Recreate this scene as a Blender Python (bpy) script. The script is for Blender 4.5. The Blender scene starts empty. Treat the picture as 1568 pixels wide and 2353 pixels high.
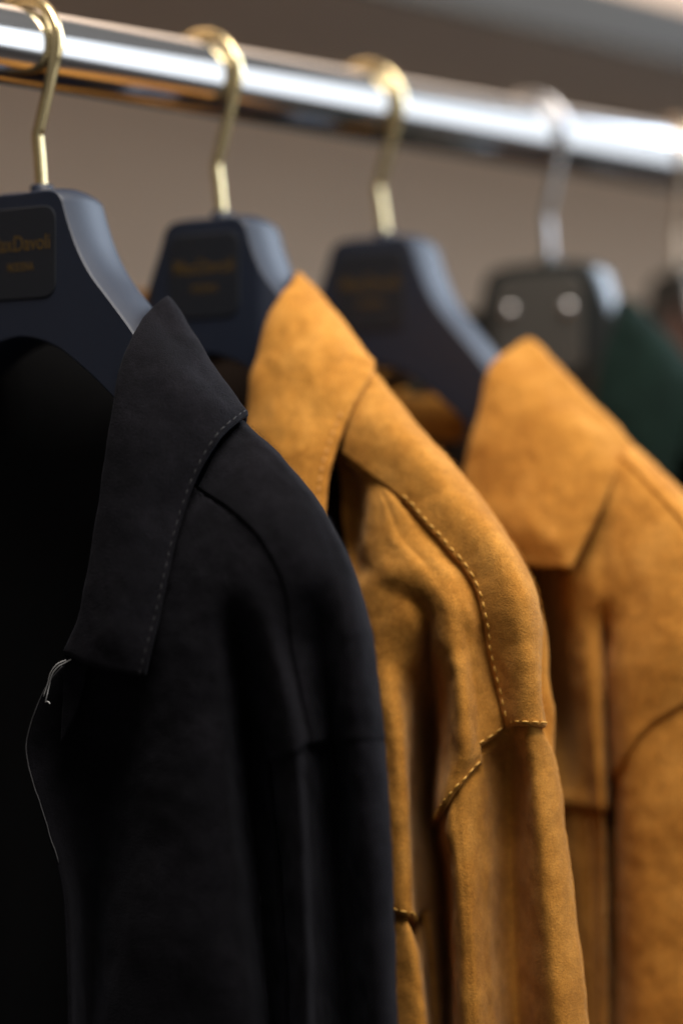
import bpy, math, random
import numpy as np
from mathutils import Vector, noise as mnoise

random.seed(7)
scene = bpy.context.scene
COL = scene.collection

# ------------------------------------------------------------------ camera
CAM = np.array([0.0, 0.0, 1.30])
FPX, CX, CY = 5000.0, 784.0, 1176.0        # focal length and centre on a 1568 x 2352 plate
cam_d = bpy.data.cameras.new("camera")
cam = bpy.data.objects.new("camera", cam_d)
COL.objects.link(cam)
cam.location = CAM
cam.rotation_euler = (math.radians(90), 0, 0)
cam_d.sensor_fit = 'HORIZONTAL'
cam_d.sensor_width = 24.0
cam_d.lens = 24.0 * FPX / 1568.0
cam_d.clip_start = 0.01
cam_d.clip_end = 50
cam_d.dof.use_dof = True
cam_d.dof.focus_distance = 0.815
cam_d.dof.aperture_fstop = 1.85
cam_d.dof.aperture_blades = 0
scene.camera = cam

# ------------------------------------------------------------------ world and lamps
world = bpy.data.worlds.new("World")
scene.world = world
world.use_nodes = True
wb = world.node_tree.nodes["Background"]
wb.inputs[0].default_value = (1.0, 0.96, 0.92, 1)
wb.inputs[1].default_value = 0.165

def area(name, loc, target, size, size_y, power, color):
    l = bpy.data.lights.new(name, 'AREA')
    l.shape = 'RECTANGLE'
    l.size, l.size_y, l.energy, l.color = size, size_y, power, color
    o = bpy.data.objects.new(name, l)
    COL.objects.link(o)
    o.location = loc
    o.rotation_euler = (Vector(target) - Vector(loc)).to_track_quat('-Z', 'Y').to_euler()
    return o
area("window_light", (2.00, 0.55, 1.80), (0.05, 0.88, 1.35), 1.9, 1.8, 15, (0.88, 0.94, 1.0))
area("side_light", (2.20, 2.60, 2.60), (0.0, 0.95, 1.30), 1.3, 1.5, 75, (0.72, 0.84, 1.0))
area("ceiling_light", (0.28, 0.38, 2.50), (0.10, 0.85, 1.25), 0.8, 0.8, 37, (1.0, 0.93, 0.85))

vs = scene.view_settings
scene.display_settings.display_device = 'sRGB'
vs.view_transform = 'Standard'
vs.look = 'None'
vs.exposure = 0.0
vs.gamma = 1.0
vs.use_curve_mapping = False
scene.cycles.use_denoising = True
scene.cycles.max_bounces = 8

# ------------------------------------------------------------------ helpers
def nrm(v):
    v = np.asarray(v, float)
    return v / np.maximum(np.linalg.norm(v, axis=-1, keepdims=True), 1e-12)

def tag(o, label=None, cat=None, group=None, kind=None):
    if label: o["label"] = label
    if cat: o["category"] = cat
    if group: o["group"] = group
    if kind: o["kind"] = kind
    return o

def empty(name, loc):
    o = bpy.data.objects.new(name, None)
    o.empty_display_size = 0.02
    COL.objects.link(o)
    o.location = loc
    return o

ORIGIN = {}
def build(name, verts, faces, mat, parent=None, smooth=True, origin=None):
    """one mesh object from world-space vertices"""
    v = np.asarray(verts, float)
    if parent is not None:
        org = ORIGIN[parent.name]
    else:
        org = np.zeros(3) if origin is None else np.asarray(origin, float)
    me = bpy.data.meshes.new(name)
    me.from_pydata((v - org).tolist(), [], [tuple(int(i) for i in f) for f in faces])
    me.materials.append(mat)
    if smooth:
        me.polygons.foreach_set("use_smooth", [True] * len(me.polygons))
    me.update()
    o = bpy.data.objects.new(name, me)
    COL.objects.link(o)
    if parent is not None:
        o.parent = parent
        ORIGIN[o.name] = org
    else:
        o.location = org
        ORIGIN[o.name] = org
    return o

def thing(name, loc, label, cat, group=None):
    o = empty(name, tuple(loc))
    ORIGIN[o.name] = np.asarray(loc, float)
    return tag(o, label, cat, group)

def box(c, ux, uy, uz, hx, hy, hz, bev=0.0):
    c = np.asarray(c, float)
    ux, uy, uz = map(nrm, (ux, uy, uz))
    vs_, fs = [], []
    if bev <= 0:
        for sx in (-1, 1):
            for sy in (-1, 1):
                for sz in (-1, 1):
                    vs_.append(c + ux*hx*sx + uy*hy*sy + uz*hz*sz)
        fs = [(0,1,3,2),(4,6,7,5),(0,4,5,1),(2,3,7,6),(0,2,6,4),(1,5,7,3)]
        return vs_, fs
    # chamfered: three inner quads per corner
    idx = {}
    for sx in (-1, 1):
        for sy in (-1, 1):
            for sz in (-1, 1):
                for a in range(3):
                    h = [hx-bev, hy-bev, hz-bev]
                    h[a] += bev
                    idx[(sx,sy,sz,a)] = len(vs_)
                    vs_.append(c + ux*h[0]*sx + uy*h[1]*sy + uz*h[2]*sz)
    for a in range(3):
        b, d = [(1,2),(0,2),(0,1)][a]
        for s in (-1, 1):
            q = []
            for (sb, sd) in ((-1,-1),(1,-1),(1,1),(-1,1)):
                k = [0,0,0]; k[a]=s; k[b]=sb; k[d]=sd
                q.append(idx[(*k, a)])
            fs.append(q)
    for a in range(3):
        for b in range(a+1, 3):
            d = 3 - a - b
            for s1 in (-1, 1):
                for s2 in (-1, 1):
                    def kk(sd, w):
                        k=[0,0,0]; k[a]=s1; k[b]=s2; k[d]=sd
                        return idx[(*k, w)]
                    fs.append([kk(-1,a), kk(1,a), kk(1,b), kk(-1,b)])
    for sx in (-1, 1):
        for sy in (-1, 1):
            for sz in (-1, 1):
                fs.append([idx[(sx,sy,sz,a)] for a in range(3)])
    return vs_, fs

def tube(path, r, n=8, up=None, closed=False, squareness=0.0, phase=0.0):
    """sweep along path; r scalar or per-point"""
    p = np.asarray(path, float)
    m = len(p)
    r = np.full(m, r) if np.isscalar(r) else np.asarray(r, float)
    t = np.gradient(p, axis=0)
    t = nrm(t)
    vs_, fs = [], []
    ref = np.array(up if up is not None else (0.31, 0.2, 0.93), float)
    for i in range(m):
        a = nrm(np.cross(t[i], ref)); b = np.cross(t[i], a)
        for k in range(n):
            th = 2*math.pi*(k + phase)/n
            c_, s_ = math.cos(th), math.sin(th)
            m_ = 1.0
            if squareness:
                m_ = (1-squareness) + squareness/max(abs(c_), abs(s_))
            vs_.append(p[i] + r[i]*m_*(c_*a + s_*b))
    for i in range(m-1):
        for k in range(n):
            fs.append((i*n+k, i*n+(k+1) % n, (i+1)*n+(k+1) % n, (i+1)*n+k))
    fs.append(tuple(range(n-1, -1, -1)))
    fs.append(tuple((m-1)*n+k for k in range(n)))
    return vs_, fs

def catmull(P, n, axis=0):
    P = np.moveaxis(np.asarray(P, float), axis, 0)
    K = len(P)
    ext = np.concatenate([[2*P[0]-P[1]], P, [2*P[-1]-P[-2]]])
    out = []
    for i in range(K-1):
        p0, p1, p2, p3 = ext[i], ext[i+1], ext[i+2], ext[i+3]
        for k in range(n):
            t = k/n
            out.append(0.5*((2*p1) + (-p0+p2)*t + (2*p0-5*p1+4*p2-p3)*t*t + (-p0+3*p1-3*p2+p3)*t**3))
    out.append(P[-1])
    return np.moveaxis(np.array(out), 0, axis)

def resample(p, step):
    p = np.asarray(p, float)
    d = np.concatenate([[0], np.cumsum(np.linalg.norm(np.diff(p, axis=0), axis=1))])
    s = np.arange(0, d[-1], step)
    return np.stack([np.interp(s, d, p[:, k]) for k in range(3)], 1), s

def grid_normals(P):
    du = np.gradient(P, axis=1); dv = np.gradient(P, axis=0)
    return nrm(np.cross(dv, du))

def wrinkle(P, N, amp, scale, seed):
    out = P.copy()
    off = Vector((seed*3.1, seed*1.7, seed*0.9))
    R, C = P.shape[:2]
    for i in range(R):
        for j in range(C):
            v = Vector(P[i, j])
            h = mnoise.noise(v*scale + off) + 0.45*mnoise.noise(v*scale*2.7 + off)
            out[i, j] = P[i, j] + N[i, j]*amp*h
    return out

# ------------------------------------------------------------------ materials
def new_mat(name):
    m = bpy.data.materials.new(name)
    m.use_nodes = True
    return m, m.node_tree.nodes, m.node_tree.links, m.node_tree.nodes["Principled BSDF"]

def setin(b, **kw):
    for k, v in kw.items():
        k = k.replace("_", " ")
        if k in b.inputs:
            b.inputs[k].default_value = v

def suede(name, dark, mid, light, sheen=0.35, sheen_tint=(1, .8, .6, 1), grain=0.35, blotch=38.0):
    m, n, l, b = new_mat(name)
    tc = n.new("ShaderNodeTexCoord")
    big = n.new("ShaderNodeTexNoise"); big.inputs["Scale"].default_value = blotch
    big.inputs["Detail"].default_value = 5; big.inputs["Roughness"].default_value = 0.6
    big.inputs["Distortion"].default_value = 0.6
    l.new(tc.outputs["Object"], big.inputs["Vector"])
    ramp = n.new("ShaderNodeValToRGB")
    e = ramp.color_ramp.elements
    e[0].position, e[0].color = 0.34, (*dark, 1)
    e[1].position, e[1].color = 0.66, (*light, 1)
    k = e.new(0.5); k.color = (*mid, 1)
    med = n.new("ShaderNodeTexNoise"); med.inputs["Scale"].default_value = blotch*3.1
    med.inputs["Detail"].default_value = 4; med.inputs["Roughness"].default_value = 0.65
    med.inputs["Distortion"].default_value = 1.2
    mp = n.new("ShaderNodeMapping"); mp.inputs["Scale"].default_value = (1.25, 1.25, 0.7)
    l.new(tc.outputs["Object"], mp.inputs["Vector"]); l.new(mp.outputs[0], med.inputs["Vector"])
    bl = n.new("ShaderNodeMix"); bl.data_type = 'FLOAT'; bl.inputs[0].default_value = 0.30
    l.new(big.outputs["Fac"], bl.inputs[2]); l.new(med.outputs["Fac"], bl.inputs[3])
    l.new(bl.outputs[0], ramp.inputs["Fac"])
    fine = n.new("ShaderNodeTexNoise"); fine.inputs["Scale"].default_value = 1500
    fine.inputs["Detail"].default_value = 3; fine.inputs["Roughness"].default_value = 0.65
    l.new(tc.outputs["Object"], fine.inputs["Vector"])
    mid_n = n.new("ShaderNodeTexNoise"); mid_n.inputs["Scale"].default_value = 260
    mid_n.inputs["Detail"].default_value = 3
    l.new(tc.outputs["Object"], mid_n.inputs["Vector"])
    mr = n.new("ShaderNodeMapRange")
    mr.inputs["From Min"].default_value = 0.25; mr.inputs["From Max"].default_value = 0.75
    mr.inputs["To Min"].default_value = 1-grain; mr.inputs["To Max"].default_value = 1+grain*0.8
    l.new(fine.outputs["Fac"], mr.inputs["Value"])
    mr2 = n.new("ShaderNodeMapRange")
    mr2.inputs["From Min"].default_value = 0.3; mr2.inputs["From Max"].default_value = 0.7
    mr2.inputs["To Min"].default_value = 0.90; mr2.inputs["To Max"].default_value = 1.10
    l.new(mid_n.outputs["Fac"], mr2.inputs["Value"])
    oi = n.new("ShaderNodeObjectInfo")
    mr3 = n.new("ShaderNodeMapRange")
    mr3.inputs["To Min"].default_value = 0.92; mr3.inputs["To Max"].default_value = 1.08
    l.new(oi.outputs["Random"], mr3.inputs["Value"])
    mp_ = n.new("ShaderNodeMath"); mp_.operation = 'MULTIPLY'
    l.new(mr.outputs[0], mp_.inputs[0]); l.new(mr3.outputs[0], mp_.inputs[1])
    mm = n.new("ShaderNodeMath"); mm.operation = 'MULTIPLY'
    l.new(mp_.outputs[0], mm.inputs[0]); l.new(mr2.outputs[0], mm.inputs[1])
    vm = n.new("ShaderNodeVectorMath"); vm.operation = 'SCALE'
    l.new(ramp.outputs["Color"], vm.inputs[0]); l.new(mm.outputs[0], vm.inputs["Scale"])
    l.new(vm.outputs[0], b.inputs["Base Color"])
    bump = n.new("ShaderNodeBump"); bump.inputs["Strength"].default_value = 0.55
    bump.inputs["Distance"].default_value = 0.0006
    l.new(fine.outputs["Fac"], bump.inputs["Height"])
    bump2 = n.new("ShaderNodeBump"); bump2.inputs["Strength"].default_value = 0.16
    bump2.inputs["Distance"].default_value = 0.0012
    l.new(mid_n.outputs["Fac"], bump2.inputs["Height"])
    l.new(bump.outputs[0], bump2.inputs["Normal"])
    l.new(bump2.outputs[0], b.inputs["Normal"])
    setin(b, Roughness=0.95, Sheen_Weight=sheen, Sheen_Roughness=0.45, Sheen_Tint=sheen_tint)
    b.inputs["Specular IOR Level"].default_value = 0.12
    return m

def plain(name, color, rough=0.6, metal=0.0, spec=0.5, var=0.0, vscale=80, bump=0.0, bscale=400):
    m, n, l, b = new_mat(name)
    setin(b, Base_Color=(*color, 1), Roughness=rough, Metallic=metal)
    b.inputs["Specular IOR Level"].default_value = spec
    tc = n.new("ShaderNodeTexCoord")
    t = n.new("ShaderNodeTexNoise"); t.inputs["Scale"].default_value = vscale
    t.inputs["Detail"].default_value = 4
    l.new(tc.outputs["Object"], t.inputs["Vector"])
    mr = n.new("ShaderNodeMapRange")
    mr.inputs["To Min"].default_value = 1-var; mr.inputs["To Max"].default_value = 1+var
    l.new(t.outputs["Fac"], mr.inputs["Value"])
    vm = n.new("ShaderNodeVectorMath"); vm.operation = 'SCALE'
    vm.inputs[0].default_value = color
    l.new(mr.outputs[0], vm.inputs["Scale"])
    l.new(vm.outputs[0], b.inputs["Base Color"])
    if bump:
        t2 = n.new("ShaderNodeTexNoise"); t2.inputs["Scale"].default_value = bscale
        l.new(tc.outputs["Object"], t2.inputs["Vector"])
        bp = n.new("ShaderNodeBump"); bp.inputs["Strength"].default_value = bump
        bp.inputs["Distance"].default_value = 0.0005
        l.new(t2.outputs["Fac"], bp.inputs["Height"])
        l.new(bp.outputs[0], b.inputs["Normal"])
    return m

M = {}
M['tan'] = suede("tan_suede", (.33, .130, .019), (.445, .192, .032), (.545, .252, .050), sheen=.17, sheen_tint=(1, .74, .45, 1))
M['black'] = suede("black_suede", (.0020, .0019, .0031), (.0034, .0032, .0049), (.0066, .0061, .0086), sheen=.020, sheen_tint=(.75, .78, 1, 1), grain=.75)
M['green'] = suede("green_cloth", (.0024, .0070, .0054), (.0034, .0100, .0077), (.0046, .0132, .0100), sheen=.03, sheen_tint=(.6, 1, .9, 1))
M['brown'] = suede("brown_cloth", (.035, .018, .013), (.045, .024, .018), (.055, .030, .022), sheen=.05, sheen_tint=(1, .8, .7, 1))
M['black_fuzz'] = plain("black_fuzz", (.0105, .0098, .0135), .9, spec=.1, var=.6, vscale=900)
M['tan_fuzz'] = plain("tan_fuzz", (.48, .215, .042), .9, spec=.1, var=.3, vscale=900)
M['thread_gold'] = plain("gold_thread", (.60, .32, .055), .55, var=.2, vscale=600)
M['thread_grey'] = plain("grey_thread", (.009, .009, .011), .7, var=.3, vscale=600)
M['thread_tan'] = plain("tan_thread", (.50, .24, .06), .7, var=.2, vscale=600)
M['lining'] = plain("black_lining", (.006, .006, .0065), .8, spec=.1, var=.2, bump=.1)
M['lining_brown'] = plain("brown_lining", (.020, .012, .008), .8, spec=.15, var=.2, bump=.1)
M['navy'] = plain("navy_plastic", (.0065, .0115, .0260), .52, spec=.5, var=.12, vscale=50, bump=.08, bscale=900)
M['navy_plate'] = plain("dark_plate", (.010, .012, .017), .5, spec=.35, var=.1, bump=.05)
M['gold_print'] = plain("gold_print", (.075, .044, .009), .6, spec=.3, var=.1)
M['gold'] = plain("brass_wire", (.84, .67, .36), .22, metal=1, var=.06, vscale=120)
M['steel'] = plain("steel_wire", (.62, .60, .60), .26, metal=1, var=.06, vscale=120)
M['rose'] = plain("rose_wire", (.82, .66, .50), .30, metal=1, var=.06, vscale=120)
M['chrome'] = plain("chrome_tube", (.84, .85, .87), .14, metal=1, var=.03, vscale=20)
M['black_plastic'] = plain("black_plastic", (.012, .014, .014), .30, spec=.5, var=.1)
M['grey_plate'] = plain("grey_plate", (.060, .056, .050), .42, spec=.5, var=.1)
M['wall'] = plain("taupe_wall_paint", (.84, .645, .49), .85, spec=.2, var=.05, vscale=3, bump=.2, bscale=150)
M['shelf'] = plain("grey_shelf_board", (.66, .57, .50), .6, spec=.3, var=.06, vscale=8)
M['rail_dimming_panel'] = plain("rail_dimming_dark", (.022, .017, .014), .5, spec=.3, var=.3, vscale=20)  # for the added panel that darkens the rail's reflection
M['dimmed_shelf_trim'] = plain("dimmed_grey_trim", (.056, .052, .046), .6, spec=.3, var=.06, vscale=8)  # darker than the board, so the lit front edge comes out dimmer
M['floor'] = plain("dark_floor", (.045, .036, .030), .5, var=.2, vscale=6)
M['white_tag'] = plain("white_tag", (.42, .42, .42), .6, var=.05)
M['pale_edge_line'] = plain("pale_edge_line", (.050, .050, .054), .7, var=.4, vscale=200)
M['label_cloth'] = plain("label_cloth", (.20, .165, .14), .8, var=.2, vscale=300)

# ------------------------------------------------------------------ rail axis and hanger frames
A = math.radians(42.5)
RDIR = np.array([math.cos(A), math.sin(A), 0.0])
RPERP = np.array([math.sin(A), -math.cos(A), 0.0])          # towards the camera side
RAIL0 = CAM + np.array([(0-CX)/FPX*0.86, 0.86, (CY-100)/FPX*0.86])
RAIL_R = 0.0158
UP = np.array([0, 0, 1.0])

class Frame:
    """s: along the shoulders towards the near side, q: towards the jacket front, z: up"""
    def __init__(self, px, py, bdeg=57.0, off=0.011):
        b = math.radians(bdeg)
        self.S = np.array([math.sin(b), -math.cos(b), 0])
        self.F = np.array([-math.cos(b), -math.sin(b), 0])
        k = (px-CX)/FPX
        base = RAIL0 + off*self.S - CAM
        # (base + t R).x = k (base + t R).y
        t = (k*base[1]-base[0])/(RDIR[0]-k*RDIR[1])
        p = base + t*RDIR
        self.t = t
        self.P0 = CAM + np.array([p[0], p[1], (CY-py)/FPX*p[1]])
        self.rail_z = RAIL0[2] - self.P0[2]
        self.off = off
    def w(self, s, q, z):
        return self.P0 + self.S*s + self.F*q + UP*z
    def local(self, p):
        d = np.asarray(p) - self.P0
        return np.stack([d @ self.S, d @ self.F, d[..., 2]], -1)
    def warr(self, L):
        L = np.asarray(L, float)
        return self.P0 + L[..., 0:1]*self.S + L[..., 1:2]*self.F + L[..., 2:3]*UP
    def on(self, x, y, q):
        """point of the plane q (in mm) that is seen at plate position x, y"""
        d = np.array([(x-CX)/FPX, 1.0, (CY-y)/FPX])
        t = (q*0.001 + self.F @ (self.P0-CAM)) / (self.F @ d)
        return CAM + d*t

FR = [Frame(97, 453), Frame(511, 512), Frame(885, 556), Frame(1262, 612, 60), Frame(1560, 632, 18)]

# ------------------------------------------------------------------ setting: wall, floor, shelf, rail
def slab(name, u0, u1, d0, d1, z0, z1, mat, bev=0.0):
    """box given along the rail, behind the rail (d positive = behind) and in height"""
    c = RAIL0*np.array([1, 1, 0]) + RDIR*(u0+u1)/2 - RPERP*(d0+d1)/2 + UP*(z0+z1)/2
    v, f = box(c, RDIR, RPERP, UP, (u1-u0)/2, abs(d1-d0)/2, (z1-z0)/2, bev)
    return build(name, v, f, mat, smooth=False, origin=c)

tag(slab("wall", -2.2, 3.2, .36, .46, 0, 2.9, M['wall']), kind="structure")
tag(slab("rail_dimming_panel", -2.2, 3.2, .345, .3595, 0, 1.395, M['rail_dimming_panel'], .003), kind="structure")  # unseen dark panel, added so the underside of the rail reflects dark
v = [(-3, -2, 0), (4, -2, 0), (4, 5, 0), (-3, 5, 0)]
tag(build("floor", v, [(0, 1, 2, 3)], M['floor'], smooth=False), kind="structure")
SHELF_Z = 1.30 + .283
sh_o = tag(slab("wall_shelf", -1.5, 2.6, .138, .358, SHELF_Z, SHELF_Z+.023, M['shelf'], .0015),
    "pale grey shelf board on the wall above the clothes rail", "shelf")

tr = slab("dimmed_edge_trim", -1.5, 2.6, .1335, .1378, SHELF_Z-.0005, SHELF_Z+.0345, M['dimmed_shelf_trim'], .0008)  # added front strip, its dark colour tones down the light on the edge
tr.parent = sh_o
tr.matrix_parent_inverse = sh_o.matrix_world.inverted()
tr.location = tr.location - sh_o.location
tr.matrix_parent_inverse.identity()

rail = thing("clothes_rail", RAIL0 + RDIR*(-.9), "polished chrome tube rail carrying the row of hangers", "clothes rail")
ts = np.linspace(-.9, 1.9, 60)
v, f = tube([RAIL0 + RDIR*t for t in ts], RAIL_R, 64, up=(0, 0, 1))
build("tube", v, f, M['chrome'], rail)
for t in (-.7, 1.7):
    c = RAIL0 + RDIR*t
    v, f = tube([c - RPERP*d for d in np.linspace(.012, .359, 8)], .008, 16)
    br = build("bracket", v, f, M['chrome'], rail)
    v, f = tube([c - RPERP*.350, c - RPERP*.3598], .028, 24)
    build("flange", v, f, M['chrome'], br)

# ------------------------------------------------------------------ hangers
HALF = [(0, 0), (12, .3), (17.5, -.6), (20.6, -3.2), (22, -7), (24.5, -14), (29, -24), (35.5, -34), (45, -44.5), (56, -57),
        (66, -71), (77, -87), (88, -102), (99, -117), (106, -127), (108, -132), (104, -135), (96, -130),
        (86, -120), (75, -108), (60, -93), (43, -78), (30, -68), (17, -60), (0, -56)]
HALF4 = [(0, 0), (15, -.2), (23, -1.5), (28, -5), (30.5, -12), (34, -22), (39.5, -33), (46, -45), (56, -57),
         (66, -71), (77, -87), (88, -102), (99, -117), (106, -127), (108, -132), (104, -135), (96, -132),
         (86, -124), (75, -114), (60, -99), (43, -86), (30, -78), (17, -72), (0, -70)]

def hanger_body(fr, half, T=26, sub=4, t0=.056, t1=.092):
    h = np.array(half, float)*.001
    full = np.concatenate([h, (h*np.array([-1, 1]))[::-1][1:-1]])
    n0 = len(full)
    ext = catmull(np.concatenate([full, full[:1]]), sub)[:-1]
    o = ext
    n = len(o)
    tan = nrm(np.roll(o, -1, 0)-np.roll(o, 1, 0))
    nor = np.stack([-tan[:, 1], tan[:, 0]], 1)
    # clockwise outline (top -> right -> bottom): outward normal is the left of travel
    verts, faces = [], []
    prof = [(1.0, -.45), (.992, -.12), (.97, .08), (.88, .35), (.7, .95), (.4, 1.7), (0, 2.0), (-.4, 1.6), (-.7, .8), (-.88, .2), (-.95, -.1), (-.985, -.55), (-1.0, -1.3)]
    for (fq, ins) in prof:
        for i in range(n):
            w = min(1, max(0, (abs(o[i, 0])-t0)/(t1-t0)))
            w = w*w*(3-2*w)
            hq = (T/2*(1-w) + 4.5*w)*.001
            p = o[i] + nor[i]*ins*.001*(1-.6*w)
            verts.append(fr.w(p[0], fq*hq, p[1]))
    m = len(prof)
    for k in range(m-1):
        for i in range(n):
            j = (i+1) % n
            faces.append((k*n+i, (k+1)*n+i, (k+1)*n+j, k*n+j))
    n_side = len(faces)
    # caps as quad strips between the upper and lower outline halves
    for k in (0, m-1):
        base = k*n
        half_n = (len(half)-1)*sub
        top_i = list(range(0, half_n+1))
        nh = half_n
        tip = 15*sub if half is HALF else 14*sub
        for sgn in (1, -1):
            up_ = list(range(0, tip+1)); lo = list(range(half_n, tip-1, -1))
            # zip by nearest s progress
            a, c = 0, 0
            while a < len(up_)-1 or c < len(lo)-1:
                ia, ic = up_[a], lo[c]
                adv_a = a+1 < len(up_) and c+1 < len(lo) and o[up_[a+1], 0] <= o[lo[c+1], 0]
                if a == len(up_)-1: adv_a = False
                if c == len(lo)-1: adv_a = True
                if adv_a:
                    tri = (ia, up_[a+1], ic); a += 1
                else:
                    tri = (ia, lo[c+1], ic); c += 1
                if len(set(tri)) < 3: continue
                t_ = tuple(base + ((x if sgn > 0 else (n-x)) % n) for x in tri)
                if (sgn > 0) == (k == 0): t_ = t_[::-1]
                faces.append(t_)
    return verts, faces, n_side

def rrect(fr, s0, s1, z0, z1, r, q0, q1, taper=0.0):
    pts = []
    for (cx_, cz_, a0) in ((s1-r, z1-r, 0), (s0+r, z1-r, 90), (s0+r, z0+r, 180), (s1-r, z0+r, 270)):
        for k in range(7):
            a = math.radians(a0 + 90*k/6)
            pts.append((cx_+r*math.cos(a), cz_+r*math.sin(a)))
    n = len(pts); vs_, fs = [], []
    cx_, cz_ = (s0+s1)/2, (z0+z1)/2
    for (q, k) in ((q0, 1.0), (q1-.0003, 1.0), (q1, 1-.0006/abs(s1-s0)*2)):
        for (a, b) in pts:
            vs_.append(fr.w(cx_+(a-cx_)*k, q, cz_+(b-cz_)*k))
    for j in range(2):
        for i in range(n):
            fs.append((j*n+i, j*n+(i+1) % n, (j+1)*n+(i+1) % n, (j+1)*n+i))
    fs.append(tuple(2*n+i for i in range(n)))
    return vs_, fs

def text_mesh(fr, body, height, s_c, z_base, q, mat, parent, width=None, shear=0.0, bold=.00012):
    cu = bpy.data.curves.new("t", 'FONT')
    cu.body = body; cu.size = 1.0; cu.align_x = 'CENTER'; cu.extrude = 0.002; cu.offset = 0.006
    ob = bpy.data.objects.new("t", cu); COL.objects.link(ob)
    dg = bpy.context.evaluated_depsgraph_get(); dg.update()
    me = ob.evaluated_get(dg).to_mesh()
    co = np.array([v.co[:] for v in me.vertices]); fs = [tuple(p.vertices) for p in me.polygons]
    bpy.data.objects.remove(ob); bpy.data.curves.remove(cu)
    w = co[:, 0].max()-co[:, 0].min()
    kz = height/.72
    kx = (width/w) if width else kz
    verts = [fr.w(s_c + c[0]*kx, q + c[2]*.02, z_base + c[1]*kz) for c in co]
    # the front faces away from +N so s runs left to right for the reader already
    return build("lettering", verts, fs, mat, parent, smooth=False)

def hook_path(fr, lean, z0=-.004):
    zr = fr.rail_z; R = RAIL_R + .0031
    sc = -fr.off
    a0 = math.radians(-24)
    p_arc0 = (sc + R*math.cos(a0), zr + R*math.sin(a0))
    pts = [(0, z0), (lean*.25, .006), (lean*.6, .016), (lean*.95, .0245), (lean*.95+.0008, .0275)]
    for k in (.35, .7):
        pts.append((pts[4][0] + (p_arc0[0]-pts[4][0])*k, .0275 + (p_arc0[1]-.0275)*k))
    for k in range(0, 25):
        a = a0 + (math.radians(188)-a0)*k/24
        pts.append((sc + R*math.cos(a), zr + R*math.sin(a)))
    e = pts[-1]
    pts.append((e[0]-.0005, e[1]-.003))
    P = catmull(np.array(pts), 4)
    return np.array([fr.w(a, 0, b) for a, b in P])

def make_hanger(i, name, label, lean, wire, body_mat, half=HALF, plate=True, group="navy hangers with gold lettering"):
    fr = FR[i]
    h = thing(name, fr.w(0, 0, -.135), label, "hanger", group)
    v, f, n_side = hanger_body(fr, half, **({} if i in (0, 2) else dict(t0=.026, t1=.047, T=26 if plate else 14)))
    hb = build("hanger_body", v, f, body_mat, h)
    for p_ in hb.data.polygons[n_side:]:
        p_.use_smooth = False
    v, f = tube(hook_path(fr, lean), .0022, 16, up=fr.F, squareness=.55, phase=.5)
    build("hook", v, f, wire, h)
    v, f = tube([fr.w(0, 0, -.002), fr.w(0, 0, .0015), fr.w(0, 0, .0042), fr.w(0, 0, .0050)], [.0052, .0049, .0047, .0040], 20, up=fr.F)
    build("ferrule", v, f, body_mat, h)
    if not plate:
        return h
    if half is HALF:
        v, f = rrect(fr, -.0185, .0185, -.0415, -.0055, .006, .0120, .0135)
        pl = build("label_plate", v, f, M['navy_plate'], h, smooth=False)
        text_mesh(fr, "MaxDavoli", .0062, .0, -.0225, .01355, M['gold_print'], pl, width=.031)
        text_mesh(fr, "MODENA", .0036, .0005, -.0305, .01355, M['gold_print'], pl, width=.0135)
    else:
        v, f = rrect(fr, -.0235, .0235, -.0520, -.0050, .007, .0120, .0142)
        pl = build("label_plate", v, f, M['grey_plate'], h, smooth=False)
        for s in (-.0155, .0155):
            c = fr.w(s, .0140, -.0225)
            v, f = tube([c, c+fr.F*.0006, c+fr.F*.0014, c+fr.F*.0018], [.0036, .0036, .0030, .0012], 20)
            build("rivet", v, f, M['steel'], pl)
    return h

make_hanger(0, "clothes_hanger", "navy plastic hanger with gold hook carrying the black jacket", -.0024, M['gold'], M['navy'])
make_hanger(1, "clothes_hanger", "navy plastic hanger with gold hook between black jacket and first tan jacket", -.0034, M['gold'], M['navy'])
make_hanger(2, "clothes_hanger", "navy plastic hanger with gold hook carrying the second tan jacket with open collar", -.0042, M['gold'], M['navy'])
make_hanger(3, "clothes_hanger", "black hanger with grey plate, two rivets and silver hook under green jacket", -.0020, M['steel'], M['black_plastic'], half=HALF4, group="plain hangers at the far end")
make_hanger(4, "clothes_hanger", "dark hanger with rose coloured hook at the right edge behind the green jacket", -.0020, M['rose'], M['black_plastic'], half=HALF, plate=False, group="plain hangers at the far end")

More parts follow.
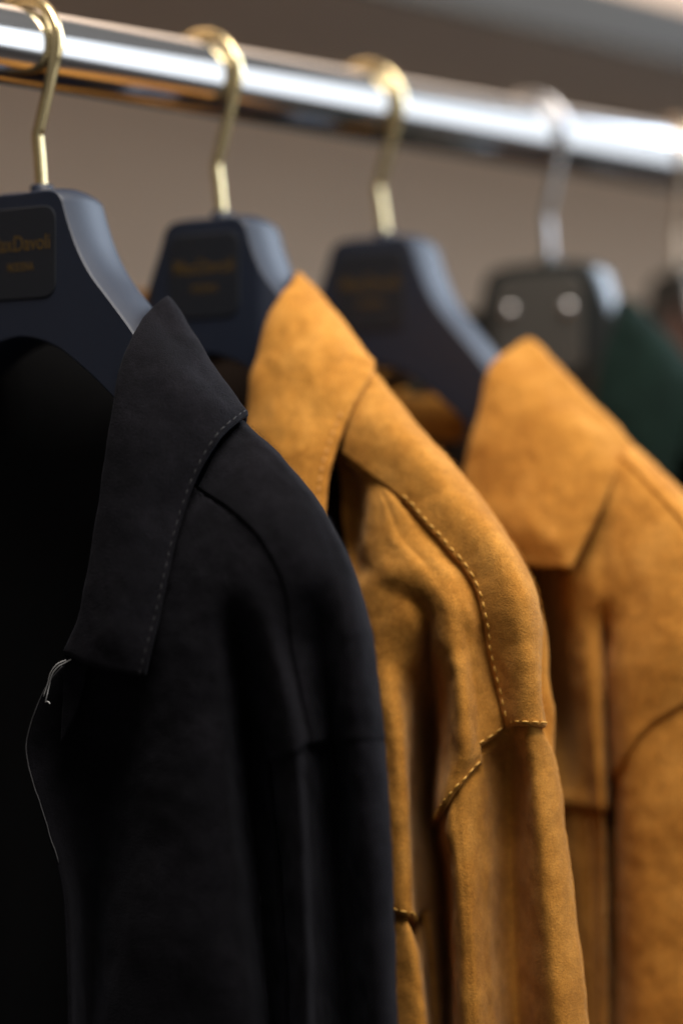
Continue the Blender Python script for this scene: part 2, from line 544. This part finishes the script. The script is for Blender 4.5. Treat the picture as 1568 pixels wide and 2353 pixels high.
# ------------------------------------------------------------------ garment builder
NR = NC = 14
def mesh_from_mask(P, N, mask, lift, th, edge_round=.4):
    """thick sheet from the cells of a dense grid"""
    R, C = P.shape[:2]
    idx = -np.ones((R, C), int)
    used = np.zeros((R, C), bool)
    used[:-1, :-1] |= mask; used[1:, :-1] |= mask; used[:-1, 1:] |= mask; used[1:, 1:] |= mask
    ij = np.argwhere(used)
    idx[used] = np.arange(len(ij))
    pm = np.zeros((R+1, C+1), bool); pm[1:-1, 1:-1] = mask[:, :] if mask.shape == (R-1, C-1) else mask
    cnt = pm[:-1, :-1].astype(int)+pm[1:, :-1]+pm[:-1, 1:]+pm[1:, 1:]
    bnd = (cnt < 4)
    lift = np.broadcast_to(np.asarray(lift, float), (R, C))[..., None]
    top = P + N*lift
    top = np.where(bnd[..., None] & used[..., None], P + N*(lift - edge_round*th), top)
    bot = P + N*(lift-th)
    V = np.concatenate([top[used], bot[used]]); n = len(ij)
    faces = []
    for i, j in np.argwhere(mask):
        a, b, c, d = idx[i, j], idx[i, j+1], idx[i+1, j+1], idx[i+1, j]
        faces.append((a, d, c, b)); faces.append((a+n, b+n, c+n, d+n))
        if not pm[i, j+1]: faces.append((a, b, b+n, a+n))
        if not pm[i+2, j+1]: faces.append((c, d, d+n, c+n))
        if not pm[i+1, j]: faces.append((d, a, a+n, d+n))
        if not pm[i+1, j+2]: faces.append((b, c, c+n, b+n))
    return V, faces

def lift_cols(P, c0, c1, l0, l1):
    j = np.arange(P.shape[1])/NC
    u = np.clip((j-c0)/(c1-c0), 0, 1)
    return (l0 + (l1-l0)*u)[None, :]

def rect_mask(shape, rects):
    m = np.zeros((shape[0]-1, shape[1]-1), bool)
    for (r0, r1, c0, c1) in rects:
        m[int(round(r0*NR)):int(round(r1*NR)), int(round(c0*NC)):int(round(c1*NC))] = True
    return m

def stitch_mesh(path, nor, length, pitch, rad):
    """row of little thread capsules"""
    path = np.asarray(path)
    p, s = resample(path, pitch)
    d = np.concatenate([[0], np.cumsum(np.linalg.norm(np.diff(path, axis=0), axis=1))])
    nn = nrm(np.stack([np.interp(s, d, nor[:, k]) for k in range(3)], 1))
    t = nrm(np.gradient(p, axis=0))
    V, F = [], []
    for i in range(len(p)):
        b = nrm(np.cross(t[i], nn[i])); n = np.cross(b, t[i])
        L = length*random.uniform(.88, 1.08)
        skew = random.uniform(-.12, .12)
        base = len(V)
        for (u, r) in ((-.5, .25), (-.36, .8), (0, 1.0), (.36, .8), (.5, .25)):
            dip = -rad*1.1*(abs(u)*2)**3
            for k in range(6):
                a = 2*math.pi*k/6
                V.append(p[i] + t[i]*u*L + b*(u*L*skew) + n*dip + (b*math.cos(a)*r + n*math.sin(a)*r)*rad)
        for q in range(4):
            for k in range(6):
                F.append((base+q*6+k, base+q*6+(k+1) % 6, base+(q+1)*6+(k+1) % 6, base+(q+1)*6+k))
    return V, F

def dense_grid(fr, L, amp=.0006, scale=55, seed=1, nr=None, nc=None):
    P = fr.warr(L)
    P = catmull(catmull(P, nr or NR, 0), nc or NC, 1)
    N = grid_normals(P)
    P = wrinkle(P, N, amp, scale, seed)
    P = wrinkle(P, N, .00028, 150, seed+.37)
    N = grid_normals(P)
    return P, N

def dip_cols(P, N, rows, col, side, depth=.0013, width=.0035):
    Q = P.copy()
    for k in range(0, 10):
        j = col + side*k
        if 0 <= j < P.shape[1]:
            d = np.linalg.norm(P[rows, j]-P[rows, col], axis=-1, keepdims=True)
            Q[rows, j] = P[rows, j] - N[rows, j]*depth*np.exp(-(d/width)**2)
    return Q
def dip_rows(P, N, row, cols, side, depth=.0013, width=.0035):
    Q = P.copy()
    for k in range(0, 10):
        i = row + side*k
        if 0 <= i < P.shape[0]:
            d = np.linalg.norm(P[i, cols]-P[row, cols], axis=-1, keepdims=True)
            Q[i, cols] = P[i, cols] - N[i, cols]*depth*np.exp(-(d/width)**2)
    return Q

def seam_line(P, N, sl, inward, inset, lift):
    """points along a dense row/column slice, moved into the panel and onto its face"""
    p = P[sl]; q = P[inward]; n = N[sl]
    t = nrm(q-p)
    return p + t*inset + n*(lift), n

def nap(P, N, rows, cols, count, lift, mat, parent, length=.0008, lean=(0, 0, -1)):
    """short loose fibres standing off the suede"""
    V, F = [], []
    lean = np.array(lean, float)
    r0, r1 = rows; c0, c1 = cols
    for _ in range(count):
        i = random.randint(r0, r1-2); j = random.randint(c0, c1-2)
        u, w = random.random(), random.random()
        p = (P[i, j]*(1-u)+P[i, j+1]*u)*(1-w) + (P[i+1, j]*(1-u)+P[i+1, j+1]*u)*w
        n = N[i, j]
        d = nrm(n*random.uniform(.35, 1.0) + lean*.5 + np.array([random.gauss(0, .5), random.gauss(0, .5), random.gauss(0, .4)]))
        b = nrm(np.cross(d, n + .01))*.00004
        L = length*random.uniform(.4, 1.2)
        q = p + n*lift
        k = len(V)
        V += [q - b, q + b, q + d*L]
        F.append((k, k+1, k+2))
    o = build("nap", V, F, mat, parent); o["kind"] = "stuff"
    return o

class Garment:
    def __init__(self, frame_i, name, label, cat, mat, group=None):
        self.fr = FR[frame_i]; self.mat = mat
        self.o = thing(name, self.fr.w(0, 0, -.62), label, cat, group)
    def to_local(self, ctrl, src=None):
        f = src or self.fr
        return np.array([[f.local(f.on(x, y, q)) for (x, y, q) in row] for row in ctrl])

def ctrl_rows(rows, back=True):
    """rows of (x,y,q); adds two columns that carry the cloth round to the back"""
    out = []
    for r in rows:
        r = list(r)
        out.append(r)
    return out

# ---- collar: rows run from the nape round to the tip, columns from the roll line to the outer edge
def collar_ctrl(rows, bulge=4.0):
    out = []
    for row in rows:
        if len(row) == 2:
            (x0, y0, q0), (x1, y1, q1) = row
            r = []
            for k in range(5):
                u = k/4
                r.append((x0+(x1-x0)*u, y0+(y1-y0)*u, q0+(q1-q0)*u + bulge*math.sin(math.pi*min(1, u*1.05))))
            out.append(r)
        else:
            out.append(list(row))
    return out

def make_collar(g, L, seed, thread=None, stitch_rows=None, inset=.0038, rad=.00042, name="collar", mirror=None, wamp=.0011):
    fr = g.fr
    if mirror is not None:
        L = L.copy(); L[..., 0] = 2*mirror - L[..., 0]
    # roll line: carry the leaf over and down inside the neck as the stand
    first = L[:, 0]; nxt = L[:, 1]
    sgn = -1 if mirror is None else 1
    st0 = first + np.array([sgn*.0035, -.0035, -.0035]); st1 = first + np.array([sgn*.0055, -.0055, -.018]); st2 = first + np.array([sgn*.007, -.006, -.034])
    G = np.concatenate([st2[:, None], st1[:, None], st0[:, None], L], 1)
    P = catmull(catmull(fr.warr(G), 10, 0), 10, 1)
    N = grid_normals(P)
    if mirror is not None: N = -N
    P = wrinkle(P, N, wamp, 62, seed)
    mask = np.ones((P.shape[0]-1, P.shape[1]-1), bool)
    V, F = mesh_from_mask(P, N, mask, .0012, .0024, .35)
    if mirror is not None: F = [f[::-1] for f in F]
    o = build(name, V, F, g.mat, g.o)
    if thread is not None:
        r0, r1 = stitch_rows
        rows = slice(int(r0*10), int(r1*10)+1)
        p, n = seam_line(P, N, (rows, -1), (rows, -6), inset, .0012 if rad < .0003 else .0014)
        V, F = stitch_mesh(p, n, .0028, .0040, rad)
        s = build("topstitching", V, F, thread, o); s["kind"] = "stuff"
    return o, P, N

def back_panel(g, lining, ridge, neck=-.06, sc=0.0):
    """inner back of the jacket: ridge is a list of (s, z) of the near shoulder line"""
    fr = g.fr
    ridge = sorted(ridge)
    rs = [.045] + [a-.024 for a, _ in ridge if a > .075]; rz = [neck] + [b-.004 for a, b in ridge if a > .075]
    smax = rs[-1]-.004
    S_ = np.linspace(-smax, smax, 33)
    rows = []
    for k in range(12):
        u = k/11
        row = []
        for s in S_:
            a = abs(s)
            if a < rs[0]:
                zt = rz[0]
            else:
                zt = float(np.interp(a, rs, rz)) - .003
            zb = -.62
            z = zt + (zb-zt)*u
            q = -.024 - .012*math.sin(math.pi*min(1, u*1.5)) - .004*math.cos(s*60) * u
            row.append((s+sc, q, z))
        rows.append(row)
    P = fr.warr(np.array(rows)); N = grid_normals(P)
    mask = np.ones((11, 32), bool)
    V, F = mesh_from_mask(P, N, mask, 0, .0015)
    return build("back_lining", V, F, lining, g.o)

def far_half(g, L, sc, seed):
    """the same body panels on the far side of the hanger"""
    M_ = L.copy(); M_[..., 0] = 2*sc - M_[..., 0]
    P = catmull(catmull(g.fr.warr(M_), 6, 0), 6, 1)
    N = -grid_normals(P)
    mask = np.ones((P.shape[0]-1, P.shape[1]-1), bool)
    V, F = mesh_from_mask(P, N, mask, .0012, .0024)
    F = [f[::-1] for f in F]
    return build("far_front_panel", V, F, g.mat, g.o)

def with_back(rows, dq=(-24, -46), dx=(-15, -85)):
    out = []
    for r in rows:
        r = list(r); x, y, q = r[-1]
        for a, b in zip(dx, dq):
            r.append((x+a, y, q+b))
        out.append(r)
    return out

# ================================================================== second garment: tan jacket (in focus)
J2 = [
 [(772,1030,6),(775,1031,7),(778,1032,8),(781,1033,9),(784,1034,10),(785.5,1035,10.5),(787,1036,11),(790,1042,12),(805,940,8),(838,838,-4),(830,838,-12),(822,838,-20),(770,850,-26)],
 [(786,1110,2),(802,1110,2),(822,1108,4),(840,1104,11),(852,1102,13),(857,1101.5,13.5),(862,1101,14),(873,1105,14),(885,985,11),(910,932,-2),(901.5,930.5,-12),(893,929,-22),(835,935,-32)],
 [(790,1190,0),(808,1192,0),(832,1190,3),(852,1178,15),(880,1162,18),(892.5,1157,18),(905,1152,18),(933,1155,16),(965,1055,13),(989,1022,0),(980.5,1020,-11),(972,1018,-22),(910,1025,-36)],
 [(797,1270,-2),(812,1274,-2),(829,1278,2),(846,1268,17),(900,1245,22),(925,1237.5,21),(950,1230,20),(1003,1234,17),(1048,1155,14),(1085,1134,1),(1076,1131.5,-10.5),(1067,1129,-22),(1003,1134,-40)],
 [(800,1350,12),(814,1352,17),(842,1348,21),(900,1328,25),(960,1312,26),(990,1312,24.5),(1020,1312,23),(1082,1330,17),(1130,1243,16),(1167,1243,3),(1158,1240.5,-9.5),(1149,1238,-22),(1083,1243,-44)],
 [(808,1430,18),(850,1428,23),(930,1412,25),(978,1402,20),(1000,1398,25),(1030,1395,27),(1060,1395,24),(1108,1405,17),(1182,1350,18),(1216,1345,4),(1208.5,1345,-8.5),(1201,1345,-22),(1131,1350,-46)],
 [(820,1520,20),(880,1512,25),(946,1500,19),(984,1482,6),(1004,1478,20),(1036,1475,27),(1075,1475,21),(1123,1490,14),(1200,1452,18),(1238,1440,3),(1222,1448,-12),(1247,1445,-24),(1152,1450,-46)],
 [(838,1620,23),(903,1605,27),(950,1598,6),(990,1585,-8),(1016,1580,8),(1052,1572,27),(1088,1572,19),(1146,1582,11),(1210,1556,17),(1233,1566,7),(1216,1562,-12),(1260,1562,-22),(1182,1562,-46)],
 [(858,1740,24),(921,1732,29),(944,1728,4),(996,1722,-26),(1020,1720,6),(1060,1716,27),(1101,1715,18),(1167,1671,10),(1210,1667,16),(1249,1673,8),(1234,1670,-12),(1271,1668,-22),(1195,1668,-46)],
 [(855,1898,26),(928,1898,29),(942,1898,2),(995,1900,-34),(1012,1876,20),(1048,1818,27),(1105,1757,17),(1170,1765,-1),(1222,1760,14),(1277,1765,2),(1270.5,1765,-11),(1264,1765,-24),(1200,1765,-48)],
 [(862,2084,26),(940,2108,29),(954,2119,2),(1016,2005,-34),(1034,2005,20),(1066,1990,27),(1113,1965,16),(1174,1965,-4),(1240,1960,14),(1303,1965,1),(1296,1965,-12.5),(1289,1965,-26),(1215,1965,-50)],
 [(866,2210,26),(958,2210,29),(972,2210,2),(1026,2195,-34),(1044,2195,20),(1080,2185,27),(1119,2175,16),(1180,2175,-5),(1256,2175,14),(1328,2175,0),(1321,2175,-13.5),(1314,2175,-27),(1235,2175,-52)],
 [(868,2420,26),(976,2420,29),(990,2420,2),(1030,2420,-34),(1048,2420,20),(1090,2420,27),(1134,2420,16),(1194,2420,-5),(1276,2420,14),(1352,2420,0),(1345,2420,-14),(1338,2420,-28),(1260,2420,-54)],
 [(870,2900,26),(990,2900,29),(1004,2900,2),(1044,2900,-34),(1062,2900,20),(1107,2900,27),(1160,2900,16),(1225,2900,-5),(1310,2900,14),(1395,2900,0),(1387.5,2900,-14),(1380,2900,-28),(1300,2900,-54)],
 [(870,3900,26),(1004,3900,29),(1018,3900,2),(1058,3900,-34),(1076,3900,20),(1127,3900,27),(1190,3900,16),(1260,3900,-5),(1350,3900,14),(1440,3900,0),(1432.5,3900,-14),(1425,3900,-28),(1340,3900,-54)],
]
C2 = collar_ctrl([
 [(545,690,-38),(560,830,-46)],
 [(648,662,-28),(812,852,-30)],
 [(690,632,-8),(735,682,-8),(778,731,-8),(819,783,-9),(857,833,-10)],
 [(655,678,7),(703,729,9),(754,783,8),(803,834,5),(852,867,1)],
 [(618,752,15),(812,935,12)],
 [(590,850,21),(782,1008,18)],
 [(575,965,25),(757,1090,24)],
 [(580,1080,28),(747,1180,28)],
 [(600,1190,29),(738,1290,30)],
])
g2 = Garment(1, "suede_jacket", "tan suede jacket with gold stitched shoulder seam, between the black one and another tan one", "jacket", M['tan'], "tan suede jackets")
L2 = g2.to_local(J2)
L2c = g2.to_local(C2)
def ridge_of(L, col):
    return [(max(.03, p[0]), p[2]) for p in L[:9, col]]

def body_J2(g, L, seed, detail=True, thread=None):
    P, N = dense_grid(g.fr, L, .0006, 55, seed)
    R = L.shape[0]-1; Cc = L.shape[1]-1
    sh = P.shape[:2]
    Pf = dip_cols(P, N, slice(2*NR, 8*NR+1), 7*NC, -1)
    Pl = dip_rows(P, N, 8*NR, slice(6*NC, Cc*NC+1), 1)
    Pl = dip_rows(Pl, N, 9*NR, slice(3*NC, 6*NC+1), 1)
    Pl = dip_rows(Pl, N, 10*NR, slice(0, 3*NC+1), 1)
    fp = build("front_panel", *mesh_from_mask(Pf, N, rect_mask(sh, [(0, 8, 0, 7.4), (8, 9, 0, 6), (9, 10, 0, 2.3), (9, R, 2.3, 3)]), .0014, .0016), g.mat, g.o)
    lp = build("lower_sleeve", *mesh_from_mask(Pl, N, rect_mask(sh, [(7.7, R, 6, 9.6), (8.7, R, 3, 6)]), 0, .0014), g.mat, g.o)
    build("back_sleeve", *mesh_from_mask(P, N, rect_mask(sh, [(0, R, 9.3, Cc)]), .0004, .0014), g.mat, g.o)
    lf = build("lower_front", *mesh_from_mask(Pl, N, rect_mask(sh, [(9.7, R, 0, 2.3)]), 0, .0014), g.mat, g.o)
    yk = build("shoulder_yoke", *mesh_from_mask(P, N, rect_mask(sh, [(0, 8, 7, 9.45)]), lift_cols(P, 7.3, 9, .0030, .0013), .0020), g.mat, g.o)
    if detail:
        def st(parent, rows, col, dcol, lift, inset=.0019):
            p, n = seam_line(P, N, (rows, col), (rows, col+dcol), inset, lift)
            s = build("topstitching", *stitch_mesh(p, n, .0030, .0043, .00040), thread, parent); s["kind"] = "stuff"
        def st_row(parent, row, cols, drow, lift, inset=.0019):
            p, n = seam_line(P, N, (row, cols), (row+drow, cols), inset, lift)
            s = build("topstitching", *stitch_mesh(p, n, .0030, .0043, .00040), thread, parent); s["kind"] = "stuff"
        st(yk, slice(2*NR, 8*NR-3), 7*NC, 5, .0031)
        st_row(yk, 8*NR, slice(7*NC+2, 9*NC-1), -4, .0027)
        st_row(fp, 8*NR, slice(6*NC, 7*NC), -4, .0016)
        st_row(fp, 9*NR, slice(3*NC+2, 6*NC), -4, .0016)
        st_row(fp, 10*NR, slice(0, 2*NC), -4, .0016)
        nap(P, N, (2*NR, 8*NR), (7*NC+4, 9*NC+6), 9000, .0022, M['tan_fuzz'], yk, .0007)
        nap(P, N, (2*NR, 8*NR), (2*NC, 7*NC-3), 11000, .0012, M['tan_fuzz'], fp, .0007)
        nap(P, N, (8*NR+4, 12*NR), (6*NC+2, 9*NC+8), 9000, 0, M['tan_fuzz'], lp, .0007)
    return P, N
P2, N2 = body_J2(g2, L2, 2, True, M['thread_gold'])
make_collar(g2, L2c, 21, M['thread_tan'], (4.5, 8))
make_collar(g2, L2c, 22, mirror=-.02, name="far_collar")
far_half(g2, L2, -.02, 23)
back_panel(g2, M['lining_brown'], ridge_of(L2, 9), -.050)

# ================================================================== first garment: black jacket
J1 = with_back([
 [(330,1120,14),(350,1115,14),(380,1110,14),(400,1108,14),(415,1108,14),(430,1110,14),(455,1122,14),(490,1050,9),(530,985,0),(550,962,-8)],
 [(300,1230,20),(340,1215,20),(390,1200,20),(430,1185,19),(465,1175,18),(500,1170,17),(540,1180,16),(578,1120,12),(618,1062,4),(643,1052,-4)],
 [(250,1360,26),(310,1345,25),(390,1320,24),(450,1295,23),(505,1275,21),(555,1262,19),(606,1250,17),(655,1205,14),(705,1155,6),(732,1160,-3)],
 [(190,1480,30),(280,1465,28),(385,1430,27),(470,1400,25),(530,1375,21),(590,1365,20),(656,1355,17),(715,1325,15),(770,1292,8),(808,1305,-1)],
 [(112,1568,32),(260,1565,23.3333),(380,1540,28),(485,1510,24),(550,1490,9.33333),(620,1485,21),(667,1490,16),(737,1460,7.33333),(800,1440,13),(848,1442,0)],
 [(66,1680,32),(240,1690,16.6667),(372,1680,28),(498,1650,22),(565,1630,-2.33333),(650,1620,21),(695,1640,14),(757,1610,-0.333333),(805,1590,14),(867,1582,1)],
 [(65,1760,32),(235,1790,12),(360,1790,28),(505,1770,22),(575,1760,-11),(665,1745,21),(708,1715,13),(765,1712,-6),(814,1710,13),(880,1705,1)],
 [(110,1910,30),(225,1950,10),(342,1960,27),(522,1950,22),(590,1950,-14),(680,1930,21),(716,1900,10),(770,1900,-14),(828,1890,11),(893,1880,1)],
 [(150,2080,28),(215,2120,8),(318,2118,28),(535,2170,23),(610,2150,-14),(690,2150,21),(725,2150,9),(785,2150,-16),(848,2150,10),(905,2130,0)],
 [(160,2420,28),(210,2420,10),(270,2420,26),(560,2420,22),(630,2420,-14),(700,2420,21),(735,2420,9),(800,2420,-16),(862,2420,10),(914,2420,0)],
 [(160,2900,28),(215,2900,10),(280,2900,26),(580,2900,22),(655,2900,-14),(725,2900,21),(765,2900,9),(830,2900,-16),(895,2900,10),(950,2900,0)],
 [(160,3900,28),(220,3900,10),(290,3900,26),(600,3900,22),(680,3900,-14),(755,3900,21),(800,3900,9),(870,3900,-16),(940,3900,10),(1000,3900,0)],
])
C1 = collar_ctrl([
 [(185,770,-38),(200,900,-46)],
 [(340,735,-28),(518,980,-30)],
 [(388,690,-8),(437,765,-8),(481,838,-8),(524,898,-9),(567,957,-10)],
 [(352,722,2),(404,795,5),(457,866,6),(509,924,4),(553,965,-1)],
 [(314,772,14),(508,1005,11)],
 [(288,838,21),(464,1075,17)],
 [(272,925,26),(434,1145,21)],
 [(250,1060,30),(403,1245,25)],
 [(228,1200,33),(383,1340,29)],
 [(208,1330,35),(364,1430,32)],
 [(188,1425,36),(347,1498,34)],
 [(152,1503,36),(198,1526,38),(244,1539,38),(290,1548,37),(334,1552,35)],
])
g1 = Garment(0, "suede_jacket", "black suede jacket in front, its collar spread over the leftmost hanger", "jacket", M['black'])
L1 = g1.to_local(J1); L1c = g1.to_local(C1)
P1, N1 = dense_grid(g1.fr, L1, .0007, 50, 5)
R1, Q1 = L1.shape[0]-1, L1.shape[1]-1
sh = P1.shape[:2]
fp1 = build("front_panel", *mesh_from_mask(P1, N1, rect_mask(sh, [(0, 6, 0, 6.4), (6, R1, 0, 4.5)]), .0005, .0012), M['black'], g1.o)
build("lower_sleeve", *mesh_from_mask(P1, N1, rect_mask(sh, [(5.7, R1, 4.5, Q1)]), 0, .0014), M['black'], g1.o)
yk1 = build("shoulder_yoke", *mesh_from_mask(P1, N1, rect_mask(sh, [(0, 6, 6, Q1)]), lift_cols(P1, 6.3, 8, .0018, .0004), .0020), M['black'], g1.o)
cl1, PC1, NC1 = make_collar(g1, L1c, 31, M['thread_grey'], (2.2, 11), inset=.0020, rad=.00024, wamp=.0006)
make_collar(g1, L1c, 32, mirror=-.01, name="far_collar")
far_half(g1, L1, -.01, 33)
back_panel(g1, M['lining'], [(max(.03, p_[0]), p_[2]) for p_ in L1[:6, 9]], -.050)
nap(PC1, NC1, (20, PC1.shape[0]-1), (30, PC1.shape[1]-1), 9000, .0011, M['black_fuzz'], cl1)
nap(P1, N1, (0, 5*NR), (6*NC, 10*NC), 6000, .0012, M['black_fuzz'], yk1)
ed = P1[4*NR-6:7*NR+8, 0] + N1[4*NR-6:7*NR+8, 0]*.0006
v, f = tube(ed, .00024, 6)
build("pale_edge_line", v, f, M['pale_edge_line'], fp1)  # thin grey line, paler than the suede, along the front opening
# white tag loop caught under the collar point
pts = np.array([g1.fr.on(*t) for t in ((163,1515,37),(150,1522,37),(133,1532,38),(119,1551,38),(113,1575,37),(108,1598,37),(104,1614,36))])
v, f = tube(catmull(pts, 5), .00026, 8)
tg = build("tag_loop", v, f, M['white_tag'], g1.o)
pts2 = np.array([g1.fr.on(*t) for t in ((104,1613,36),(110,1612,36.5),(115,1617,36.5))])
v, f = tube(catmull(pts2, 4), .0003, 6)
build("tag_end", v, f, M['white_tag'], tg)
pts3 = np.array([g1.fr.on(*t) for t in ((152,1516,37),(131,1526,38.5),(116,1546,38.5),(109,1572,37.5),(100,1600,37))])
v, f = tube(catmull(pts3, 5), .00020, 8)
build("tag_strand", v, f, M['white_tag'], tg)
# ================================================================== third garment: tan jacket on the right
J3 = with_back([
 [(1250,1180,6),(1275,1170,8),(1300,1160,10),(1325,1150,11),(1350,1130,11),(1375,1110,11),(1395,1090,10),(1420,1058,7),(1440,1035,-8)],
 [(1235,1290,-8),(1265,1287,-4),(1300,1274,12),(1340,1245,15),(1375,1225,16),(1410,1205,17),(1445,1170,16),(1492,1128,12),(1522,1108,-3)],
 [(1232,1380,-24),(1262,1380,-18),(1292,1352,13),(1350,1330,20),(1390,1315,20),(1430,1300,21),(1490,1265,20),(1566,1213,15),(1620,1212,0)],
 [(1235,1480,-24),(1268,1480,-18),(1308,1440,12),(1360,1415,19),(1390,1408,17),(1428,1400,21),(1520,1370,24),(1640,1330,18),(1710,1320,2)],
 [(1245,1600,-24),(1290,1600,-14),(1322,1545,12),(1372,1530,18),(1394,1528,-10),(1416,1525,20),(1530,1500,27),(1690,1480,18),(1790,1470,2)],
 [(1265,1800,-2),(1310,1795,4),(1350,1770,12),(1383,1765,16),(1402,1770,-26),(1418,1785,18),(1500,1666,26),(1700,1570,18),(1830,1580,2)],
 [(1270,1846,2),(1312,1852,9),(1355,1858,13),(1388,1864,15),(1406,1868,-28),(1421,1880,18),(1515,1800,26),(1720,1750,18),(1850,1760,2)],
 [(1290,2000,2),(1325,2000,8),(1362,2000,10),(1390,2000,13),(1410,2000,-28),(1427,2000,18),(1540,2000,26),(1740,2000,17),(1880,2000,1)],
 [(1300,2180,2),(1335,2180,8),(1366,2180,10),(1393,2180,13),(1412,2180,-28),(1430,2180,18),(1545,2180,26),(1750,2180,17),(1905,2180,1)],
 [(1310,2420,2),(1340,2420,8),(1368,2420,10),(1394,2420,13),(1412,2420,-28),(1432,2420,18),(1550,2420,26),(1760,2420,17),(1930,2420,1)],
 [(1315,2900,2),(1345,2900,8),(1375,2900,10),(1402,2900,13),(1422,2900,-9),(1442,2900,18),(1570,2900,26),(1790,2900,17),(1980,2900,1)],
 [(1320,3900,2),(1350,3900,8),(1380,3900,10),(1412,3900,13),(1435,3900,-9),(1460,3900,18),(1600,3900,26),(1830,3900,17),(2030,3900,1)],
])
C3 = collar_ctrl([
 [(985,850,-38),(1000,950,-46)],
 [(1172,838,-26),(1402,1056,-28)],
 [(1220,786,-8),(1280,843,-8),(1339,903,-8),(1397,966,-9),(1452,1031,-10)],
 [(1180,806,1),(1252,868,5),(1319,934,5),(1383,997,4),(1441,1054,0)],
 [(1145,834,13),(1417,1090,12)],
 [(1124,888,19),(1394,1140,19)],
 [(1105,970,24),(1368,1195,24)],
 [(1082,1060,27),(1343,1245,28)],
 [(1072,1160,29),(1324,1280,31)],
 [(1090,1262,30),(1140,1284,32),(1200,1298,32),(1256,1305,31),(1309,1303,33)],
])
g3 = Garment(2, "suede_jacket", "tan suede jacket cut off by the right edge, with pocket flap and open front", "jacket", M['tan'], "tan suede jackets")
L3 = g3.to_local(J3); L3c = g3.to_local(C3)
P3, N3 = dense_grid(g3.fr, L3, .0008, 40, 9)
R3, Q3 = L3.shape[0]-1, L3.shape[1]-1
sh = P3.shape[:2]
build("front_panel", *mesh_from_mask(P3, N3, rect_mask(sh, [(0, 5, 0, 7.4), (5, 6, 0, 4.6), (6, R3, 4, 4.6)]), .0016, .0018), M['tan'], g3.o)
build("pocket", *mesh_from_mask(P3, N3, rect_mask(sh, [(5.7, R3, 0, 4)]), -.0004, .0014), M['tan'], g3.o)
build("lower_sleeve", *mesh_from_mask(P3, N3, rect_mask(sh, [(4.7, R3, 4.6, Q3)]), 0, .0014), M['tan'], g3.o)
build("shoulder_yoke", *mesh_from_mask(P3, N3, rect_mask(sh, [(0, 5, 7, Q3)]), .0034, .0020), M['tan'], g3.o)
p, n = seam_line(P3, N3, (slice(int(6.3*NR), 9*NR), int(1.9*NC)), (slice(int(6.3*NR), 9*NR), int(1.9*NC)+4), .001, .0006)
s = build("topstitching", *stitch_mesh(p, n, .0034, .0046, .0006), M['thread_tan'], g3.o); s["kind"] = "stuff"
make_collar(g3, L3c, 41)
make_collar(g3, L3c, 42, mirror=-.01, name="far_collar")
far_half(g3, L3, -.01, 43)
back_panel(g3, M['lining_brown'], [(max(.03, p_[0]), p_[2]) for p_ in L3[:5, 8]], -.074)
# inside of the nape: a suede piece and the woven label
fr = g3.fr
def patch(g, name, corners, mat, n=8, bow=.003, th=.0012):
    a, b, c, d = [g.fr.on(*t) for t in corners]
    rows = []
    for i in range(n+1):
        v_ = i/n
        rows.append([(a*(1-u)+b*u)*(1-v_) + (d*(1-u)+c*u)*v_ + g.fr.F*bow*math.sin(math.pi*u) for u in np.linspace(0, 1, n+1)])
    P = np.array(rows); N = grid_normals(P)
    return build(name, *mesh_from_mask(P, N, np.ones((n, n), bool), 0, th), mat, g.o)
patch(g3, "neck_facing", [(800,912,-20),(1075,905,-20),(1060,1010,-4),(820,1010,-4)], M['tan'], bow=-.002)
patch(g3, "neck_label", [(868,862,-17),(950,838,-17),(968,880,-17),(880,910,-17)], M['label_cloth'])

# ================================================================== far garments
def far_jacket(i, name, label, cat, mat, dz, ds, seed, group=None):
    g = Garment(i, name, label, cat, mat, group)
    off = np.array([ds, 0, dz])
    La = L2 + off; Lb = L2c + off
    body_J2(g, La, seed, False)
    make_collar(g, Lb, seed+1)
    make_collar(g, Lb, seed+2, mirror=-.02+ds, name="far_collar")
    far_half(g, La, -.02+ds, seed+3)
    back_panel(g, M['lining'], ridge_of(La, 9))
    return g
far_jacket(3, "green_jacket", "dark green jacket on the black hanger behind the tan jackets", "jacket", M['green'], .006, .004, 50)
far_jacket(4, "brown_jacket", "dark brown garment at the right edge behind the green jacket", "jacket", M['brown'], .016, -.028, 60)
